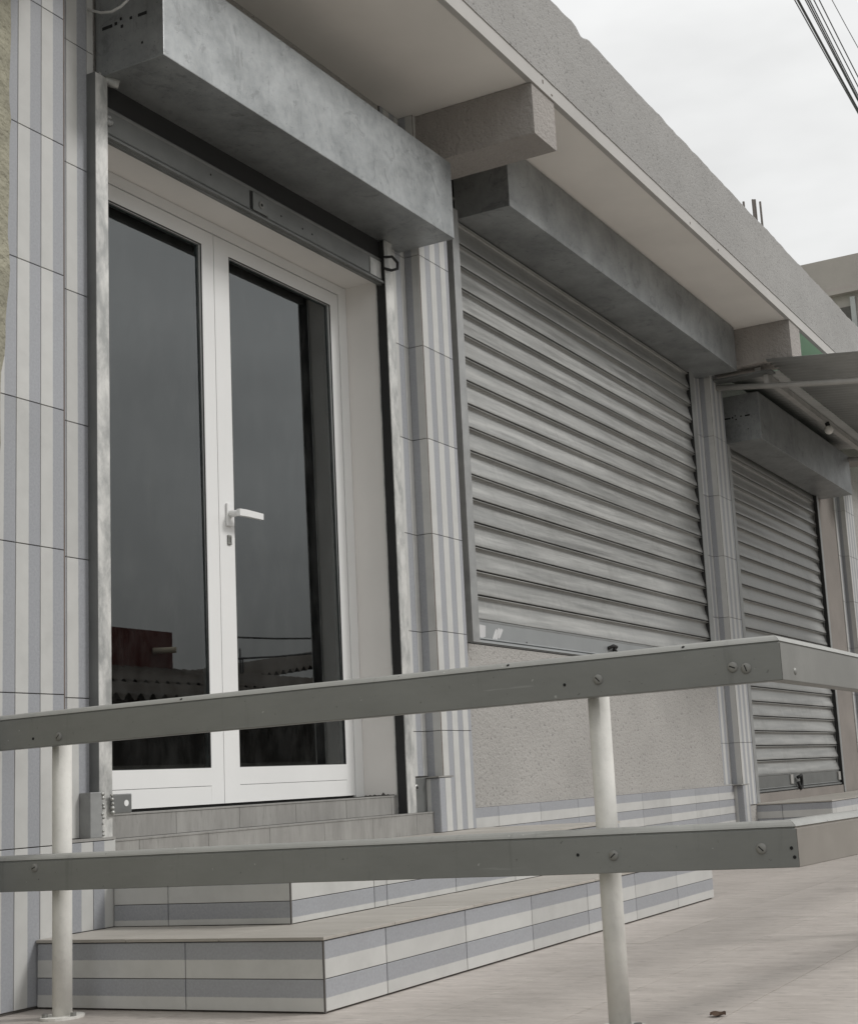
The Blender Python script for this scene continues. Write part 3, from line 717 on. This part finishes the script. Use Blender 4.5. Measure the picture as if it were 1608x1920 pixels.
for (u, v0, z) in ((1488, 1259, .68), (1520, 1580, .345)):
    p0 = at(u, v0, y=YC + .001); disc('screw', (p0.x, YC + .0008, p0.z), .0075, (0, -1, 0), .004, 'screw_metal', RL, 12, .6)
for u, v0 in ((340, 1318), (952, 1252), (1280, 1216)):
    p0 = at(u, v0, x=XR + .006); disc('screw_hole', (XR + .0075, p0.y, .7285), .0032, (-1, 0, 1), .002, 'black_hole', RL, 8)

# ------------------------------------------------------------------ sheet awning over the far shutter
A = thing('sheet_awning', (7.1, -.4, 2.9), 'corrugated grey metal sheet awning on a thin pipe frame above the far shutter', 'awning')
v = []; f = []; x0, x1 = 5.70, 8.75; NXA = 244; NY = 4
def az(y): return 3.057 - .106 * (-y - .454)
for j in range(NY + 1):
    y = -.395 - 1.75 * j / NY
    for i in range(NXA + 1):
        x = x0 + (x1 - x0) * i / NXA; v.append((x, y, az(y) + .0045 * math.sin(x * 2 * math.pi / .076) + .010))
n = NXA + 1
for j in range(NY):
    for i in range(NXA): a = j * n + i; f.append((a, a + 1, a + n + 1, a + n))
lo = Vector((7.2, -.7, 3.05)); me = mesh('sheet', [Vector(q) - lo for q in v], f, 'awning_metal', smooth=True)
o = put('sheet', me, lo, A); md = o.modifiers.new('thick', 'SOLIDIFY'); md.thickness = .002
for k, y in enumerate((-.30, -1.05)):
    merged('purlin', [(5.84, 8.7, y - .02, y + .02, az(y) - .046, az(y) - .004)], 'awning_tube', A)
for xk in (5.87, 8.55):
    tube('pipe', [(xk, -.001, 2.993), (xk, -.5, 2.925), (xk, -1.55, 2.80)], .019, 'awning_tube', A, 12)
merged('clamp', [(5.86, 5.95, -.36, -.33, 2.955, 3.02)], 'awning_tube', A)
v = []; f = []
for y in (-.002, -.394):
    for i in range(201):
        x = 5.995 + 2.75 * i / 200; v.append(Vector((x, y, az(y) + .0045 * math.sin(x * 2 * math.pi / .076) + .010)) - lo)
for i in range(200): f.append((i, i + 201, i + 202, i + 1))
o = put('sheet', mesh('sheet', v, f, 'awning_metal', smooth=True), lo, A); md = o.modifiers.new('thick', 'SOLIDIFY'); md.thickness = .002
merged('bracket', [(5.80, 5.90, -.40, -.002, 3.022, 3.034)], 'bar_steel', A)
p0 = at(1553, 806, y=-.33)
bb = bmesh.new(); bmesh.ops.create_uvsphere(bb, u_segments=14, v_segments=10, radius=.034); mb = bpy.data.meshes.new('lamp'); bb.to_mesh(mb); bb.free(); mb.materials.append(M['bulb_white'])
for p_ in mb.polygons: p_.use_smooth = True
tube('lamp_socket', [p0 + Vector((0, .01, .06)), p0 + Vector((0, .0, .02))], .018, 'rubber_shade_black', A, 10); put('lamp', mb, p0, A)['label'] = 'small white unlit light bulb'

# ------------------------------------------------------------------ loose cable at the housing end, leaf on the floor
tag(tube('loose_cable', [at(138, -40, x=.27), at(143, 0, x=.27), at(165, 18, x=.268), at(190, 24, x=.266), at(210, 22, x=.266), at(228, 12, x=.268), at(240, 0, x=.27), at(250, -40, x=.27)], .0042, 'cable_white', None, 8),
    'thin white cable looping down the end of the door shutter box', 'cable')
p0 = at(1345, 1902, z=.004)
v = []; f = []
for i in range(9):
    t = i / 8; w = .015 * math.sin(math.pi * t) ** .7 + .001
    c = p0 + Vector((.006 * (t - .5), -.032 * (t - .5), -.002 + .0015 * math.sin(t * 9)))
    v += [c + Vector((-w, 0, .003)), c, c + Vector((w, 0, .006))]
for i in range(8):
    for j in range(2): a = i * 3 + j; f.append((a, a + 1, a + 4, a + 3))
tag(put('dry_leaf', mesh('dry_leaf', [q - p0 for q in v], f, 'leaf_brown'), p0, None), 'small curled brown dry leaf lying on the terrace floor', 'leaf')

# ------------------------------------------------------------------ neighbours
# rough olive plastered wall that ends against the left pilaster
v = []; f = []; NZ = 90; ed = ((-1.05, -.26), (.9, -.23), (1.33, -.182), (1.565, -.169), (1.83, -.152), (2.04, -.150), (2.30, -.146), (2.54, -.147), (3.6, -.147))
def edge(z):
    for (a, b), (c, d) in zip(ed[:-1], ed[1:]):
        if a <= z <= c: return b + (d - b) * (z - a) / (c - a)
    return ed[-1][1]
for i in range(NZ + 1):
    z = -1.05 + 4.3 * i / NZ; e = edge(z) + .011 * noise.noise((z * 6, 0, 2)) + .006 * noise.noise((z * 19, 5, 2)) + .004 * noise.noise((z * 47, 5, 7))
    v += [(-9, -.065, z), (-2, -.065, z), (e - .10, -.066, z), (e - .03, -.064, z), (e - .008, -.058, z), (e, -.046, z), (e - .004, -.002, z)]
for i in range(NZ):
    for j in range(6): a = i * 7 + j; f.append((a, a + 1, a + 8, a + 7))
NB = thing('plastered_wall', (-4, .0, -1.05), 'rough olive plastered neighbouring wall ending in a ragged edge against the striped tiles', 'wall')
lo = Vector((-4, -.06, 1)); put('plaster_face', fix(mesh('plaster_face', [Vector(q) - lo for q in v], f, 'olive_plaster')), lo, NB)
box('wall_core', -9, -.72, -.03, 4, -1.05, 3.25, 'olive_plaster', NB)
# raw concrete building further along
p0 = at(1498, 498, x=13.5)
CB = thing('concrete_building', (15, 4, -1.05), 'unplastered taller concrete building rising behind the end of the eave', 'building')
merged('wall', [(13.5, 20, -.9, 9, -1.05, p0.z)], 'concrete_wall', CB)
for (u, v0, w, h_) in ((1590, 597, .22, .28),):
    q = at(u, v0, x=13.5); merged('vent', [(13.47, 13.51, q.y - w / 2, q.y + w / 2, q.z - h_ / 2, q.z + h_ / 2)], 'grout', CB)
q = at(1604, 610, x=13.5); merged('downpipe', [(13.44, 13.5, q.y - .03, q.y + .03, q.z - 1.2, q.z + .35)], 'awning_metal', CB)
merged('ledge', [(13.40, 13.5, -.9, 9, q.z + .40, q.z + .45)], 'concrete_wall', CB)
CH = thing('cream_house', (11, .5, -1.05), 'cream plastered house front just past the last striped pilaster', 'building')
merged('wall', [(11.2, 13.4, .35, 6, -1.05, 3.05)], 'cream_wall', CH); merged('eave_band', [(11.1, 13.4, .2, 6, 3.05, 3.25)], 'concrete_wall', CH)

# overhead cables along the street, strung between poles outside the view
CAB = ((1489, 213, .0038), (1495, 207, .0075), (1509, 190, .0038), (1513, 186, .0045), (1517, 180, .0038), (1525, 163, .0036), (1535, 145, .0036), (1559, 90, .0024))
for k, (u0, v1, r) in enumerate(CAB):
    y = -1.0 - .02 * k
    a = at(u0, 0, y=y); b = at(1608, v1, y=y); d = (b - a)
    pts = [a + d * t + Vector((0, 0, .010 * (t * (t - 1)))) for t in (-5, -3, -1.5, -.5, 0, .5, 1, 2, 3.5, 6, 9, 13)]
    tag(tube('overhead_cable', pts, r, 'cable_black', None, 6), 'thinnest overhead cable, hanging apart from the bundle above the eave' if r < .003 else 'dark overhead cable strung along the street above the eave' if r < .006 else 'thickest dark overhead cable of the bundle above the eave', 'cable', 'overhead street cables')

# houses across the street: they show only as reflections in the door panes
def refl(u, v, y):                                      # where a pixel on the pane looks after reflection
    n = Vector((0, -math.cos(TILT), math.sin(TILT))); pc = Vector((1, YD + .010, 1.518)); r = ray(u, v)
    a = C0 + r * ((pc - C0).dot(n) / r.dot(n)); r = r - n * (2 * r.dot(n)); return a + r * ((y - a.y) / r.y)
RH = thing('red_house', (12, -14, -1.05), 'dark red walled house opposite, mirrored in the left door pane', 'building')
q = refl(323, 1186, -12); q2 = refl(328, 1252, -12)
merged('wall', [(6, q.x, -17, -12, -1.05, q.z)], 'red_wall', RH)
s_ = refl(302, 1222, -12); tube('spout', [(s_.x - .2, -11.99, s_.z), (s_.x + .02, -11.7, s_.z)], .05, 'cream_wall', RH, 10)
def corr_roof(parent, x0, x1, ya, za, yb, zb, amp=.05, pitch=.22, rise=0.0):
    n = int((x1 - x0) / pitch * 6); v = []; f = []
    for (y, z) in ((ya, za), (yb, zb)):
        for i in range(n + 1):
            x = x0 + (x1 - x0) * i / n; v.append((x, y, z + rise * (x - x0) + amp * math.sin((x - x0) * 2 * math.pi / pitch)))
    for i in range(n): f.append((i, i + 1, i + n + 2, i + n + 1))
    lo = Vector(((x0 + x1) / 2, (ya + yb) / 2, za)); return put('roof', mesh('roof', [Vector(p) - lo for p in v], f, 'roof_sheet', smooth=True), lo, parent)
GH = thing('corrugated_roof_house', (13, -11, -1.05), 'low house opposite with two tiers of corrugated roofing, mirrored in the door panes', 'building')
e1 = refl(216, 1305, -9.0); e2 = refl(215, 1268, -11.2); e3 = refl(380, 1262, -11.9)
merged('wall', [(5, 24, -11.8, -9.4, -1.05, e1.z - .15)], 'house_wall', GH)
corr_roof(GH, 4, 25, -9.0, e1.z, -10.2, refl(300, 1286, -10.2).z)
corr_roof(GH, 4, 25, -10.3, refl(300, 1282, -10.3).z, -11.9, e3.z)
GB = thing('shed_roof', (18, -13, -1.05), 'small building opposite with a rising corrugated roof edge, mirrored in the right door pane', 'building')
ra = refl(488, 1268, -13); rb_ = refl(580, 1252, -13)
merged('wall', [(ra.x, 24, -16, -13.1, -1.05, ra.z - .1)], 'house_wall', GB)
corr_roof(GB, ra.x, 26, -13, ra.z, -16, ra.z + .2, rise=(rb_.z - ra.z) / (rb_.x - ra.x))
for u_ in (450, 455):
    a = refl(u_, 1216 if u_ == 450 else 1232, -12.9); tube('pole', [(a.x, a.y, ra.z - .3), a], .016, 'cable_black', GB, 6)
for k, (ua, va, ub, vb) in enumerate(((446, 1195, 585, 1197), (446, 1235, 585, 1225))):
    y = -8.5; a = refl(ua, va, y); b = refl(ub, vb, y); d = b - a
    tag(tube('street_wire', [a + d * t + Vector((0, 0, .04 * t * (t - 1))) for t in (-.25, 0, .5, 1, 2, 4, 7)], .014, 'cable_black', None, 6), ('upper' if k == 0 else 'lower') + ' wire on the far side of the street, mirrored in the right pane', 'cable')
